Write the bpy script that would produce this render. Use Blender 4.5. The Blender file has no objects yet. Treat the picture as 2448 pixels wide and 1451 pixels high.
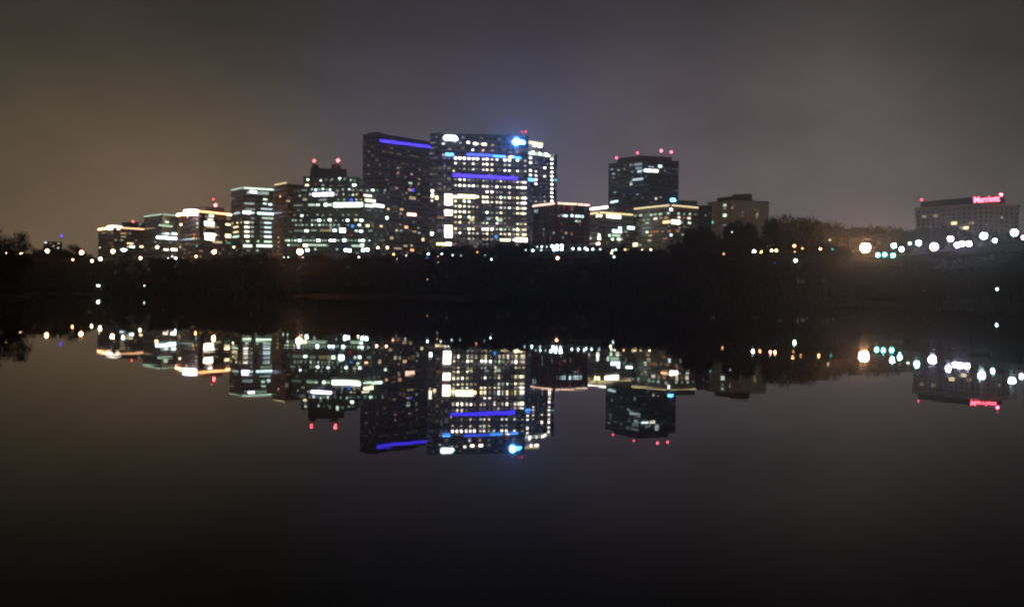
import bpy, math, random
from mathutils import Vector, Matrix
random.seed(7)
R = math.radians
sc = bpy.context.scene
COL = sc.collection

# ------------------------------------------------------------------ camera
F = 2700.0                       # focal length in photo pixels (photo is 2448 wide)
CAMZ = 3.0
cam = bpy.data.cameras.new("camera")
cam.sensor_width = 36.0
cam.lens = 36.0 * F / 2448.0
cam.clip_start = 0.1
cam.clip_end = 20000
cam.dof.use_dof = True           # hand-held phone that never quite focused on the far bank
cam.dof.focus_distance = 8.0
cam.dof.aperture_fstop = 4.1
camo = bpy.data.objects.new("camera", cam)
COL.objects.link(camo)
CM = Matrix.Translation((0, 0, CAMZ)) @ Matrix.Rotation(R(90 - 0.575), 4, 'X') @ Matrix.Rotation(R(0.67), 4, 'Z')
camo.matrix_world = CM
sc.camera = camo
CR = CM.to_3x3()

# ------------------------------------------------------------------ world: night sky, low cloud lit by the city
w = bpy.data.worlds.new("World")
sc.world = w
w.use_nodes = True
nt = w.node_tree
N, L = nt.nodes, nt.links
N.clear()
def nd(t, **k):
    n = N.new(t)
    for a, b in k.items():
        setattr(n, a, b)
    return n
def math_(op, a, b=None, clamp=False):
    n = nd('ShaderNodeMath', operation=op, use_clamp=clamp)
    for i, v in enumerate((a, b)):
        if v is None: continue
        if isinstance(v, (int, float)): n.inputs[i].default_value = v
        else: L.new(v, n.inputs[i])
    return n.outputs[0]
tc = nd('ShaderNodeTexCoord')
sep = nd('ShaderNodeSeparateXYZ'); L.new(tc.outputs['Generated'], sep.inputs[0])
ramp = nd('ShaderNodeValToRGB')
cr = ramp.color_ramp
cr.interpolation = 'EASE'
stops = [(0.0, (.05, .04, .03)), (0.28, (.092, .077, .056)), (0.37, (.100, .086, .070)), (0.45, (.096, .087, .088)),
         (0.5, (.098, .088, .102)), (0.57, (.098, .088, .092)), (0.64, (.118, .103, .102)), (0.71, (.086, .078, .075)), (1.0, (.04, .037, .037))]
cr.elements[0].position = stops[0][0]; cr.elements[0].color = stops[0][1] + (1,)
cr.elements[1].position = stops[-1][0]; cr.elements[1].color = stops[-1][1] + (1,)
for p, c in stops[1:-1]:
    e = cr.elements.new(p); e.color = c + (1,)
L.new(math_('MULTIPLY_ADD', sep.outputs[0], .5), ramp.inputs[0])
ramp.inputs[0].links[0].from_node.inputs[2].default_value = .5
elev = nd('ShaderNodeMapRange', interpolation_type='SMOOTHSTEP')
L.new(sep.outputs[2], elev.inputs[0])
elev.inputs[1].default_value = 0.02; elev.inputs[2].default_value = .30
elev.inputs[3].default_value = 1.0; elev.inputs[4].default_value = .30
ground = nd('ShaderNodeMapRange')
L.new(sep.outputs[2], ground.inputs[0])
ground.inputs[1].default_value = -.02; ground.inputs[2].default_value = 0.0
ground.inputs[3].default_value = .1; ground.inputs[4].default_value = 1.0
back = nd('ShaderNodeMapRange')
L.new(sep.outputs[1], back.inputs[0])
back.inputs[1].default_value = -.3; back.inputs[2].default_value = .6
back.inputs[3].default_value = 3.2; back.inputs[4].default_value = 1.0
mp = nd('ShaderNodeMapping'); mp.inputs['Scale'].default_value = (1, 1, 2.2)
L.new(tc.outputs['Generated'], mp.inputs[0])
cl = nd('ShaderNodeTexNoise'); cl.inputs['Scale'].default_value = 5.0
cl.inputs['Detail'].default_value = 6; cl.inputs['Roughness'].default_value = .62
L.new(mp.outputs[0], cl.inputs['Vector'])
clr = nd('ShaderNodeMapRange')
L.new(cl.outputs['Fac'], clr.inputs[0])
clr.inputs[1].default_value = .3; clr.inputs[2].default_value = .7
clr.inputs[3].default_value = .82; clr.inputs[4].default_value = 1.18
s = math_('MULTIPLY', elev.outputs[0], ground.outputs[0])
s = math_('MULTIPLY', s, back.outputs[0])
s = math_('MULTIPLY', s, clr.outputs[0])
col = ramp.outputs[0]
nrm = nd('ShaderNodeVectorMath', operation='NORMALIZE'); L.new(tc.outputs['Generated'], nrm.inputs[0])
# brighter patches of cloud above the lit parts of the town: direction (azimuth, elevation in degrees), reach, colour
for az, el, lo, gc in ((-18.3, .5, .972, (.080, .040, .010, 1)), (11.8, 6.3, .975, (.042, .032, .034, 1)), (-1, 9, .975, (.012, .008, .030, 1))):
    dv_ = Vector((math.sin(R(az)) * math.cos(R(el)), math.cos(R(az)) * math.cos(R(el)), math.sin(R(el))))
    dt = nd('ShaderNodeVectorMath', operation='DOT_PRODUCT'); L.new(nrm.outputs[0], dt.inputs[0]); dt.inputs[1].default_value = dv_
    mr = nd('ShaderNodeMapRange', interpolation_type='SMOOTHERSTEP'); L.new(dt.outputs['Value'], mr.inputs[0])
    mr.inputs[1].default_value = lo; mr.inputs[2].default_value = 1.004; mr.inputs[3].default_value = 0; mr.inputs[4].default_value = 1
    mx = nd('ShaderNodeMix', data_type='RGBA', blend_type='ADD'); L.new(mr.outputs[0], mx.inputs[0]); L.new(col, mx.inputs[6]); mx.inputs[7].default_value = gc
    col = mx.outputs[2]
bg1 = nd('ShaderNodeBackground')
L.new(col, bg1.inputs[0]); L.new(s, bg1.inputs[1])
sky = nd('ShaderNodeTexSky', sky_type='NISHITA')
sky.sun_disc = False; sky.sun_elevation = R(-8); sky.sun_rotation = R(250)
bg2 = nd('ShaderNodeBackground'); bg2.inputs[1].default_value = .05
L.new(sky.outputs[0], bg2.inputs[0])
add = nd('ShaderNodeAddShader'); L.new(bg1.outputs[0], add.inputs[0]); L.new(bg2.outputs[0], add.inputs[1])
wo = nd('ShaderNodeOutputWorld'); L.new(add.outputs[0], wo.inputs[0])

sc.view_settings.view_transform = 'Standard'
sc.view_settings.look = 'None'
sc.view_settings.exposure = 0
sc.view_settings.gamma = 1
cy = sc.cycles
cy.use_denoising = True
cy.sample_clamp_indirect = 8.0
cy.sample_clamp_direct = 40
cy.max_bounces = 5; cy.volume_bounces = 0; cy.diffuse_bounces = 1; cy.glossy_bounces = 3
cy.transparent_max_bounces = 4
cy.caustics_reflective = False; cy.caustics_refractive = False
cy.pixel_filter_type = 'BLACKMAN_HARRIS'; cy.filter_width = 1.9

# ------------------------------------------------------------------ helpers
def ray(px, py):
    d = CR @ Vector(((px - 1224) / F, -(py - 725.5) / F, -1.0))
    return d
CP = Vector((0, 0, CAMZ))
def at(px, py, Y):
    d = ray(px, py); return CP + d * (Y / d.y)
def on_z(px, py, z):
    d = ray(px, py); return CP + d * ((z - CAMZ) / d.z)

def material(name, color, rough=.8, noise=0, scale=.3, spec=.3, metal=0, bump=0):
    m = bpy.data.materials.new(name); m.use_nodes = True
    b = m.node_tree.nodes['Principled BSDF']
    b.inputs['Base Color'].default_value = tuple(color) + (1,)
    b.inputs['Roughness'].default_value = rough
    b.inputs['Specular IOR Level'].default_value = spec
    b.inputs['Metallic'].default_value = metal
    if noise:
        n = m.node_tree.nodes; l = m.node_tree.links
        t = n.new('ShaderNodeTexCoord'); x = n.new('ShaderNodeTexNoise'); x.inputs['Scale'].default_value = scale
        x.inputs['Detail'].default_value = 5
        l.new(t.outputs['Object'], x.inputs['Vector'])
        r = n.new('ShaderNodeValToRGB')
        r.color_ramp.elements[0].position = .3; r.color_ramp.elements[1].position = .7
        r.color_ramp.elements[0].color = tuple(c * (1 - noise) for c in color) + (1,)
        r.color_ramp.elements[1].color = tuple(min(1, c * (1 + noise)) for c in color) + (1,)
        l.new(x.outputs['Fac'], r.inputs[0]); l.new(r.outputs[0], b.inputs['Base Color'])
        if bump:
            bb = n.new('ShaderNodeBump'); bb.inputs['Distance'].default_value = bump
            l.new(x.outputs['Fac'], bb.inputs['Height']); l.new(bb.outputs[0], b.inputs['Normal'])
    return m
COLS = dict(q=(.38, 1, .88), w=(1, .90, .74), c=(.72, .95, 1), g=(.72, 1, .74), y=(1, .80, .42), o=(1, .42, .16), p=(1, .62, .48),
            b=(.06, .10, 1), r=(1, .07, .07), t=(.12, .9, .75), l=(.75, .7, 1), v=(.065, .038, 1), a=(1, .52, .25), k=(.06, .30, 1), d=(1, .10, .16))
EM = {}
def emit(c, s, sample=False):
    key = (c, round(s, 3), sample)
    if key in EM: return EM[key]
    m = bpy.data.materials.new("light_" + c); m.use_nodes = True
    n = m.node_tree.nodes; n.clear()
    e = n.new('ShaderNodeEmission'); e.inputs[0].default_value = COLS[c] + (1,); e.inputs[1].default_value = s
    o = n.new('ShaderNodeOutputMaterial'); m.node_tree.links.new(e.outputs[0], o.inputs[0])
    m.cycles.emission_sampling = 'FRONT' if sample else 'NONE'
    EM[key] = m
    return m

class MB:
    def __init__(s): s.v = []; s.f = []; s.mi = []
    def quad(s, pts, mi=0):
        n = len(s.v); s.v += [tuple(p) for p in pts]; s.f.append(tuple(range(n, n + len(pts)))); s.mi.append(mi)
    def prism(s, base, z0, z1, mi=0):
        """base: list of xy (ccw), vertical prism"""
        n = len(s.v); k = len(base)
        a = sum(base[i][0] * base[(i + 1) % k][1] - base[(i + 1) % k][0] * base[i][1] for i in range(k))
        if a < 0: base = base[::-1]
        s.v += [(p[0], p[1], z0) for p in base] + [(p[0], p[1], z1) for p in base]
        s.f.append(tuple(range(n + k - 1, n - 1, -1))); s.f.append(tuple(range(n + k, n + 2 * k)))
        for i in range(k):
            j = (i + 1) % k
            s.f.append((n + i, n + j, n + k + j, n + k + i))
        s.mi += [mi] * (k + 2)
    def box(s, c, X, Y, Z, mi=0):
        """box centred at c with half-axis vectors X, Y, Z"""
        c = Vector(c); n = len(s.v)
        for z in (-1, 1):
            for y in (-1, 1):
                for x in (-1, 1):
                    s.v.append(tuple(c + X * x + Y * y + Z * z))
        for q in ((0, 2, 3, 1), (4, 5, 7, 6), (0, 1, 5, 4), (2, 6, 7, 3), (0, 4, 6, 2), (1, 3, 7, 5)):
            s.f.append(tuple(n + i for i in q)); s.mi.append(mi)
    def abox(s, c, hx, hy, hz, mi=0):
        s.box(c, Vector((hx, 0, 0)), Vector((0, hy, 0)), Vector((0, 0, hz)), mi)
    def tube(s, a, b, ra, rb, k=5, mi=0):
        a = Vector(a); b = Vector(b); d = (b - a).normalized()
        u = d.orthogonal().normalized(); v = d.cross(u); n = len(s.v)
        for p, r in ((a, ra), (b, rb)):
            for i in range(k):
                t = 2 * math.pi * i / k
                s.v.append(tuple(p + (u * math.cos(t) + v * math.sin(t)) * r))
        for i in range(k):
            j = (i + 1) % k
            s.f.append((n + i, n + j, n + k + j, n + k + i)); s.mi.append(mi)
        s.f.append(tuple(n + k + i for i in range(k))); s.mi.append(mi)
        s.f.append(tuple(n + k - 1 - i for i in range(k))); s.mi.append(mi)
    def ball(s, c, r, mi=0, seg=10, rings=6, sz=1.0):
        n = len(s.v); c = Vector(c)
        s.v.append((c.x, c.y, c.z - r * sz))
        for i in range(1, rings):
            ph = -math.pi / 2 + math.pi * i / rings
            for j in range(seg):
                t = 2 * math.pi * j / seg
                s.v.append((c.x + r * math.cos(ph) * math.cos(t), c.y + r * math.cos(ph) * math.sin(t), c.z + r * sz * math.sin(ph)))
        s.v.append((c.x, c.y, c.z + r * sz)); top = len(s.v) - 1
        for j in range(seg):
            k = (j + 1) % seg
            s.f.append((n, n + 1 + k, n + 1 + j)); s.mi.append(mi)
            for i in range(rings - 2):
                a = n + 1 + i * seg
                s.f.append((a + j, a + k, a + seg + k, a + seg + j)); s.mi.append(mi)
            a = n + 1 + (rings - 2) * seg
            s.f.append((a + j, a + k, top)); s.mi.append(mi)
    def mesh(s, name, mats):
        me = bpy.data.meshes.new(name); me.from_pydata(s.v, [], s.f)
        for m in (mats if isinstance(mats, (list, tuple)) else [mats]): me.materials.append(m)
        if any(s.mi): me.polygons.foreach_set('material_index', s.mi)
        me.update()
        return me
    def build(s, name, mats, parent=None):
        o = bpy.data.objects.new(name, s.mesh(name, mats)); COL.objects.link(o)
        if parent:
            o.parent = parent
            o.matrix_parent_inverse = Matrix.Translation(-parent.location) if not parent.parent else Matrix.Identity(4)
        return o

def tag(o, label=None, cat=None, group=None, kind=None):
    if label: o['label'] = label
    if cat: o['category'] = cat
    if group: o['group'] = group
    if kind: o['kind'] = kind
    return o
def empty(name, loc, label, cat, group=None):
    o = bpy.data.objects.new(name, None); COL.objects.link(o); o.location = loc
    o.empty_display_size = 2
    return tag(o, label, cat, group)

M_CONC = material("concrete", (.26, .24, .21), .85, .2, .15)
M_DARKCONC = material("dark_concrete", (.09, .085, .08), .85, .2, .1)
M_PALE = material("pale_precast", (.5, .47, .42), .8, .12, .1)
M_TAN = material("tan_render", (.72, .57, .43), .85, .15, .1)
M_BRICK = material("brown_brick", (.14, .075, .05), .9, .2, .2)
M_GREYMET = material("grey_cladding", (.10, .115, .125), .5, .15, .1, .5)
M_BLUEGREY = material("blue_glow_cladding", (.15, .14, .21), .45, .15, .08, .5)  # glow of the blue bars and pale mist are mixed into this wall colour
M_ROOF = material("roof_membrane", (.08, .08, .08), .9, .2, .2)
M_REDROOF = material("red_tile_roof", (.16, .05, .04), .8, .2, .3)
M_GLASS = material("unlit_glass", (.025, .03, .035), .18, .3, .3, .6)
M_STEEL = material("painted_steel", (.015, .015, .015), .7, .2, 2, 0)
M_BARK = material("bark", (.030, .025, .02), .9, .3, 2)
M_TWIG = material("bare_twigs", (.028, .024, .019), .9, .3, 1)
M_LEAF = material("dark_foliage", (.020, .026, .014), .85, .4, .4)
M_ASPH = material("asphalt", (.05, .05, .05), .9, .2, 1)

# ------------------------------------------------------------------ water
wm = bpy.data.materials.new("river_water"); wm.use_nodes = True
n = wm.node_tree.nodes; l = wm.node_tree.links
b = n['Principled BSDF']
b.inputs['Base Color'].default_value = (.002, .0025, .003, 1)
b.inputs['Roughness'].default_value = .013
b.inputs['IOR'].default_value = 1.33
b.inputs['Specular IOR Level'].default_value = .08
t = n.new('ShaderNodeTexCoord')
def wave(sc_, st, det):
    m_ = n.new('ShaderNodeMapping'); m_.inputs['Scale'].default_value = st
    l.new(t.outputs['Object'], m_.inputs[0])
    x = n.new('ShaderNodeTexNoise'); x.inputs['Scale'].default_value = sc_; x.inputs['Detail'].default_value = det
    l.new(m_.outputs[0], x.inputs['Vector']); return x.outputs['Fac']
b1 = n.new('ShaderNodeBump'); b1.inputs['Distance'].default_value = .0012; l.new(wave(.45, (1, 1.3, 1), 2), b1.inputs['Height'])
b2 = n.new('ShaderNodeBump'); b2.inputs['Distance'].default_value = .006; l.new(wave(.09, (.5, 1.2, 1), 2), b2.inputs['Height'])
l.new(b2.outputs[0], b1.inputs['Normal']); l.new(b1.outputs[0], b.inputs['Normal'])
m = MB(); m.quad([(-2500, -80, 0), (2500, -80, 0), (2500, 2600, 0), (-2500, 2600, 0)])
tag(m.build('river_water', wm), 'still dark river mirroring the lit skyline', kind='structure')

# ------------------------------------------------------------------ land
def sst(a, b_, x):
    t_ = max(0, min(1, (x - a) / (b_ - a))); return t_ * t_ * (3 - 2 * t_)
def shore(x):
    return 522 + 5 * math.sin(x * .03) + 3 * math.sin(x * .11 + 1)
def land_z(x, y):
    s_ = y - shore(x)
    s2 = min((-.432 * y - x) * .9, y - 262)
    s3 = min(x - (149.5 + .06 * y) + 15, y - 150, 200)      # wooded bank under the bridge
    s_ = max(s_, s2, s3 if s3 < 45 else -20)
    z = -1.4 + 2.6 * sst(-6, 4, s_) + 4.2 * sst(2, 55, s_)
    if y > 560: z += 7 * sst(620, 800, y)
    z += .35 * math.sin(x * .21) * math.sin(y * .17) * sst(0, 20, s_)
    return z
xs = [-2400, -1800, -1300] + [-1000 + 8 * i for i in range(176)] + [440, 520, 640, 800, 1100, 1500, 2000, 2400]
ys = [144 + 6 * i for i in range(96)] + [730 + 30 * i for i in range(12)] + [1150, 1300, 1600, 2000, 2500]
m = MB()
m.v = [(x, y, land_z(x, y)) for y in ys for x in xs]
nx = len(xs)
for j in range(len(ys) - 1):
    for i in range(nx - 1):
        a = j * nx + i
        if max(m.v[a][2], m.v[a + 1][2], m.v[a + nx][2], m.v[a + nx + 1][2]) < -1.2: continue
        m.f.append((a, a + 1, a + nx + 1, a + nx)); m.mi.append(0)
M_GROUND = material("river_bank_soil", (.012, .011, .008), .95, .4, .08)
g = m.build('ground', M_GROUND)
tag(g, 'dark wooded far bank of the river', kind='structure')

# ------------------------------------------------------------------ buildings
def hit_faces(faces, px, py):
    """nearest face (a, b, z0, z1) under the pixel -> (point, tangent, normal)"""
    d = ray(px, py); best = None
    for (a, b_, z0, z1) in faces:
        t_ = (b_ - a); t_.z = 0; nn = Vector((t_.y, -t_.x, 0)).normalized()
        if nn.y > 0: nn = -nn
        den = d.dot(nn)
        if abs(den) < 1e-6: continue
        k = (a - CP).dot(nn) / den
        if k <= 0: continue
        p = CP + d * k
        u = (p - a).dot(t_) / t_.length_squared
        if -.01 <= u <= 1.01 and z0 <= p.z <= z1 + .5:
            if best is None or k < best[0]: best = (k, p, t_.normalized(), nn)
    return best

def block_pts(pts, D, depth=30):
    """roof corner pixels -> plan points and height"""
    ci = min(range(len(pts)), key=lambda i: pts[i][1])
    P = at(pts[ci][0], pts[ci][1], D); H = P.z
    front = [on_z(x, y, H) for x, y in pts]
    if len(front) == 2:
        a, b_ = front; t_ = (b_ - a).normalized(); nn = Vector((-t_.y, t_.x, 0))
        if nn.y < 0: nn = -nn
        poly = [a, b_, b_ + nn * depth, a + nn * depth]
    elif len(front) == 3:
        a, c, b_ = front; poly = [a, c, b_, a + b_ - c]
    else:
        poly = front
    return front, poly, H

def lamp_mast(parent, px, ytop, ybase, D, c='r', s=14, r=1.0, name='beacon'):
    top = at(px, ytop, D); base = Vector((top.x, top.y, at(px, ybase, D).z))
    m = MB(); m.tube(base, top, .25, .15, 5); mast = m.build('beacon_mast', M_STEEL, parent)
    m = MB(); m.ball(top + Vector((0, 0, .4)), r); lb = m.build('beacon', emit(c, s, True)); lb.parent = mast
    lb.matrix_parent_inverse = mast.matrix_parent_inverse @ Matrix.Identity(4) if False else mast.matrix_world.inverted() @ Matrix.Identity(4)
    lb.parent = parent; lb.matrix_parent_inverse = Matrix.Translation(-parent.location)
    return mast

def building(name, label, cat, blocks, wall, wins=(), grid=(4.2, 3.9, 2.6, 1.6, .1, 'wy', 1.0), strips=(), roofs=(), beacons=(),
             signs=(), z0=2, group=None, glass=None, piers=0):
    """blocks: list of (pts, D, depth); wins: (px, py, wpx, level, colour[, hpx])"""
    allf = []; polys = []
    for pts, D, depth in blocks:
        fr, po, H = block_pts(pts, D, depth); polys.append((fr, po, H))
        for a, b_ in zip(fr[:-1], fr[1:]): allf.append((a.copy(), b_.copy(), z0, H))
    c0 = polys[0][1]
    ctr = sum((Vector(p) for p in c0), Vector()) / len(c0)
    root = empty(name, (ctr.x, ctr.y, z0), label, cat, group)
    for i, (fr, po, H) in enumerate(polys):
        m = MB(); m.prism([(p.x, p.y) for p in po], z0, H - .9)
        # floor ledges and piers in relief
        for a, b_ in zip(fr[:-1], fr[1:]):
            t_ = b_ - a; Ln = t_.length; t_ = t_.normalized(); nn = Vector((t_.y, -t_.x, 0))
            if nn.y > 0: nn = -nn
            z = H - .9
            if piers:
                k = max(2, int(Ln / piers))
                for q in range(k + 1):
                    p = a + t_ * (.5 + (Ln - 1) * q / k)
                    m.box((p.x + nn.x * .25, p.y + nn.y * .25, (z0 + H - 1.2) / 2), t_ * .4, nn * .25, Vector((0, 0, (H - 1.2 - z0) / 2)))
        m.build('wall' if i == 0 else 'wing', wall, root)
        m = MB()
        cc = sum((Vector((p.x, p.y, 0)) for p in po), Vector()) / len(po)
        big = [((p.x - cc.x) * 1.012 + cc.x, (p.y - cc.y) * 1.012 + cc.y) for p in po]
        m.prism(big, H - .9, H); m.build('roof', M_ROOF, root)
    lit = []
    for wdat in wins:
        px, py, wpx, lv, c = wdat[:5]
        hpx = wdat[5] if len(wdat) > 5 else None
        h = hit_faces(allf, px, py)
        if not h: continue
        k, p, t_, nn = h
        Dp = p.y
        cosf = max(.25, abs(t_.x))
        wm_ = max(1.5, wpx * (.85 if wpx < 13 else 1) * Dp / F / cosf) if wpx else 2.3
        hm_ = (hpx * Dp / F) if hpx else 1.5
        lit.append((wm_ * hm_ * (lv + 1), p, t_, nn, wm_, hm_, lv, c))
    lit.sort(key=lambda q: -q[0])
    rest = MB(); rmats = []
    for i, (_, p, t_, nn, wm_, hm_, lv, c) in enumerate(lit):
        E = LV[lv]
        mt = emit(c, E)
        if i < 95:
            m = MB(); nb = max(1, int(wm_ / 3.4))
            for q in range(nb):                         # one window: its lights between mullions
                cc = p + t_ * ((q + .5) / nb - .5) * wm_
                m.box(cc + nn * .13, t_ * (wm_ / nb / 2 - (.14 if nb > 1 else 0)), nn * .1, Vector((0, 0, hm_ / 2)))
            m.build('lit_window', mt, root)
        else:
            if mt not in rmats: rmats.append(mt)
            rest.box(p + nn * .13, t_ * wm_ / 2, nn * .1, Vector((0, 0, hm_ / 2)), rmats.index(mt))
    if rest.f:
        tag(rest.build('dim_windows', rmats, root), kind='stuff')
    # regular windows of every face, most unlit
    cw, fh, ww, wh, prob, cs, dimk = grid
    m = MB(); mats = [glass or M_GLASS]
    for (a, b_, zz0, H) in allf:
        t_ = b_ - a; Ln = t_.length; t_ = t_.normalized(); nn = Vector((t_.y, -t_.x, 0))
        if nn.y > 0: nn = -nn
        nc = max(1, int(Ln / cw)); st = Ln / nc
        z = H - 3.6
        while z > 12:
            rowlit = random.random()
            for q in range(nc):
                p = a + t_ * (st * (q + .5)); p.z = z
                if any((l_[1] - p).length < 2.6 + l_[4] / 2 and abs(l_[1].z - z) < 1.9 for l_ in lit if abs(l_[1].z - z) < 2): continue
                mi = 0
                if random.random() < prob * (2.2 if rowlit < .35 else .45):
                    mt = emit(random.choice(cs), round(dimk * random.choice((.08, .14, .22, .38)), 3))
                    if mt not in mats: mats.append(mt)
                    mi = mats.index(mt)
                m.box(p + nn * .03, t_ * ww / 2, nn * .05, Vector((0, 0, wh / 2)), mi)
            z -= fh
    if m.f:
        tag(m.build('window', mats, root), kind='stuff')
    for (x0, y0, x1, y1, c, s_, th, dz) in strips:      # light strips along an edge of the facade
        h0 = hit_faces(allf, x0, y0 + dz); h1 = hit_faces(allf, x1, y1 + dz)
        if not (h0 and h1): print('strip missed', name, x0); continue
        p0, p1 = h0[1], h1[1]; zc = None
        z_ = (p0.z + p1.z) / 2 if dz else p0.z
        k = 1 if dz == 0 else 1
        nn = h0[3]
        d0 = at(x0, y0, p0.y); d1 = at(x1, y1, p1.y)
        m = MB(); c_ = (d0 + d1) / 2 + nn * .5; X = (d1 - d0) / 2
        m.box(c_, X, nn * .25, Vector((0, 0, th / 2)))
        m.build('light_strip', emit(c, s_, True), root)
    for (pts, D, depth, ybase, mat_, nm) in roofs:
        fr, po, H = block_pts(pts, D, depth)
        zb = at(pts[0][0], ybase, D).z
        m = MB(); m.prism([(p.x, p.y) for p in po], min(zb, H - 1) - 1.5, H); m.build(nm, mat_, root)
    for bc in beacons: lamp_mast(root, *bc)
    for (x0, y0, x1, y1, h, c, s_, nm, kind) in signs:
        hh = hit_faces(allf, (x0 + x1) / 2, (y0 + y1) / 2)
        if hh: Dd = hh[1].y; t_ = hh[2]; nn = hh[3]
        else: Dd = blocks[0][1]; t_ = Vector((1, 0, 0)); nn = Vector((0, -1, 0))
        c_ = at((x0 + x1) / 2, (y0 + y1) / 2, Dd) + nn * .9
        wd = (x1 - x0) * Dd / F / max(.3, abs(t_.x)); ht = h * Dd / F
        m = MB()
        if kind == 'round':
            k = 18; rr = ht / 2
            pf = [c_ + t_ * (math.cos(2 * math.pi * i / k) * rr) + Vector((0, 0, math.sin(2 * math.pi * i / k) * rr)) for i in range(k)]
            n0 = len(m.v); m.v += [tuple(p) for p in pf] + [tuple(p - nn * .5) for p in pf]
            m.f.append(tuple(range(k))); m.f.append(tuple(range(2 * k - 1, k - 1, -1)))
            for i in range(k): m.f.append((i, (i + 1) % k, k + (i + 1) % k, k + i))
            m.mi = [0] * len(m.f)
        elif kind == 'plate':
            cut = ht * .3; cs_ = [(-wd / 2, -ht / 2 + cut), (-wd / 2 + cut, -ht / 2), (wd / 2 - cut, -ht / 2), (wd / 2, -ht / 2 + cut),
                                  (wd / 2, ht / 2 - cut * 2), (wd / 2 - cut * 2, ht / 2), (-wd / 2 + cut, ht / 2), (-wd / 2, ht / 2 - cut)]
            k = 8; pf = [c_ + t_ * u + Vector((0, 0, v)) for u, v in cs_]
            m.v += [tuple(p) for p in pf] + [tuple(p - nn * .5) for p in pf]
            m.f.append(tuple(range(k))); m.f.append(tuple(range(2 * k - 1, k - 1, -1)))
            for i in range(k): m.f.append((i, (i + 1) % k, k + (i + 1) % k, k + i))
            m.mi = [0] * len(m.f)
        m.build(nm, emit(c, s_, True), root)
    return root

LV = {1: .10, 2: .18, 3: .30, 4: .50, 5: .85, 6: 1.5, 7: 2.9, 8: 6.0, 9: 12.0}
GB = 'lit office buildings of the skyline'

# A: low block far left with warm rim
building('office_building', 'low dim block with warm glowing roof edge at the far left end of the skyline', 'building',
    [([(235, 550), (272, 544), (345, 549)], 1050, 30)], M_CONC,
    wins=[(270, 559, 4, 3, 'w'), (295, 558, 10, 4, 'a'), (295, 566, 9, 3, 'y'), (291, 574, 5, 3, 'y'), (265, 582, 5, 3, 'a'), (253, 554, 4, 2, 'o'),
          (311, 582, 12, 6, 'y'), (316, 590, 8, 8, 'c'), (307, 590, 5, 5, 'y'), (269, 590, 6, 4, 'o'), (338, 590, 6, 7, 'y'), (239, 592, 6, 6, 'y'), (296, 597, 12, 7, 'c'), (325, 575, 5, 2, 'a'), (310, 558, 5, 2, 'g')],
    strips=[(236, 549, 271, 543.5, 'a', 7, 1.5, 3), (273, 543.5, 344, 548.5, 'a', 2.4, 1.2, 3)],
    roofs=[([(256, 540), (270, 539)], 1052, 6, 544, emit('w', 5, True), 'rooftop_sign'), ([(282, 540), (292, 541)], 1053, 6, 545, emit('w', 4, True), 'rooftop_sign')],
    beacons=[(318, 531, 545, 1070, 'r', 9, .9)], grid=(4.5, 3.9, 2.6, 1.6, .14, 'ayw', 1.0), group=GB)
building('office_building', 'faint hazy block peeping out behind the low warm rimmed block at left', 'building',
    [([(322, 531), (350, 533)], 1180, 20)], M_GREYMET, wins=[(335, 524 + 12, 5, 3, 'g'), (333, 543, 6, 2, 'a')], group=GB)
# far low building at extreme left
building('low_building', 'tiny distant building with a blue roof light over the trees at far left', 'building',
    [([(104, 577), (147, 578)], 1150, 14)], M_DARKCONC, wins=[(109, 580, 6, 6, 'c'), (121, 582, 4, 3, 'a'), (128, 588, 4, 4, 'y'), (140, 582, 5, 4, 'y'), (139, 593, 5, 5, 'g')],
    beacons=[(147, 565, 574, 1150, 'v', 5, 1.0)], group=GB)
# B
building('office_building', 'dark block with faint green roof edge and white lit ribbon windows', 'building',
    [([(345, 518), (388, 512), (426, 516)], 1000, 30)], M_CONC,
    wins=[(399, 531, 6, 6, 'g'), (396, 540, 19, 5, 'g', 4), (390, 559, 5, 5, 'g'), (399, 559, 6, 7, 'c'), (408, 559, 4, 4, 'g'), (417, 559, 8, 8, 'c'),
          (401, 569, 30, 9, 'c', 5), (380, 569, 10, 5, 'g'), (372, 579, 5, 4, 'g'), (425, 580, 4, 4, 'g'), (392, 524, 5, 2, 'g'), (397, 597, 8, 7, 'w'), (417, 597, 10, 9, 'w'), (362, 595, 4, 2, 'a'), (408, 579, 5, 2, 'g')],
    strips=[(346, 518, 387, 512.5, 'g', .9, .9, 3), (389, 512.5, 421, 516, 'g', .8, .9, 3)],
    grid=(4.2, 3.9, 2.6, 1.6, .08, 'gw', .8), group=GB)
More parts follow.
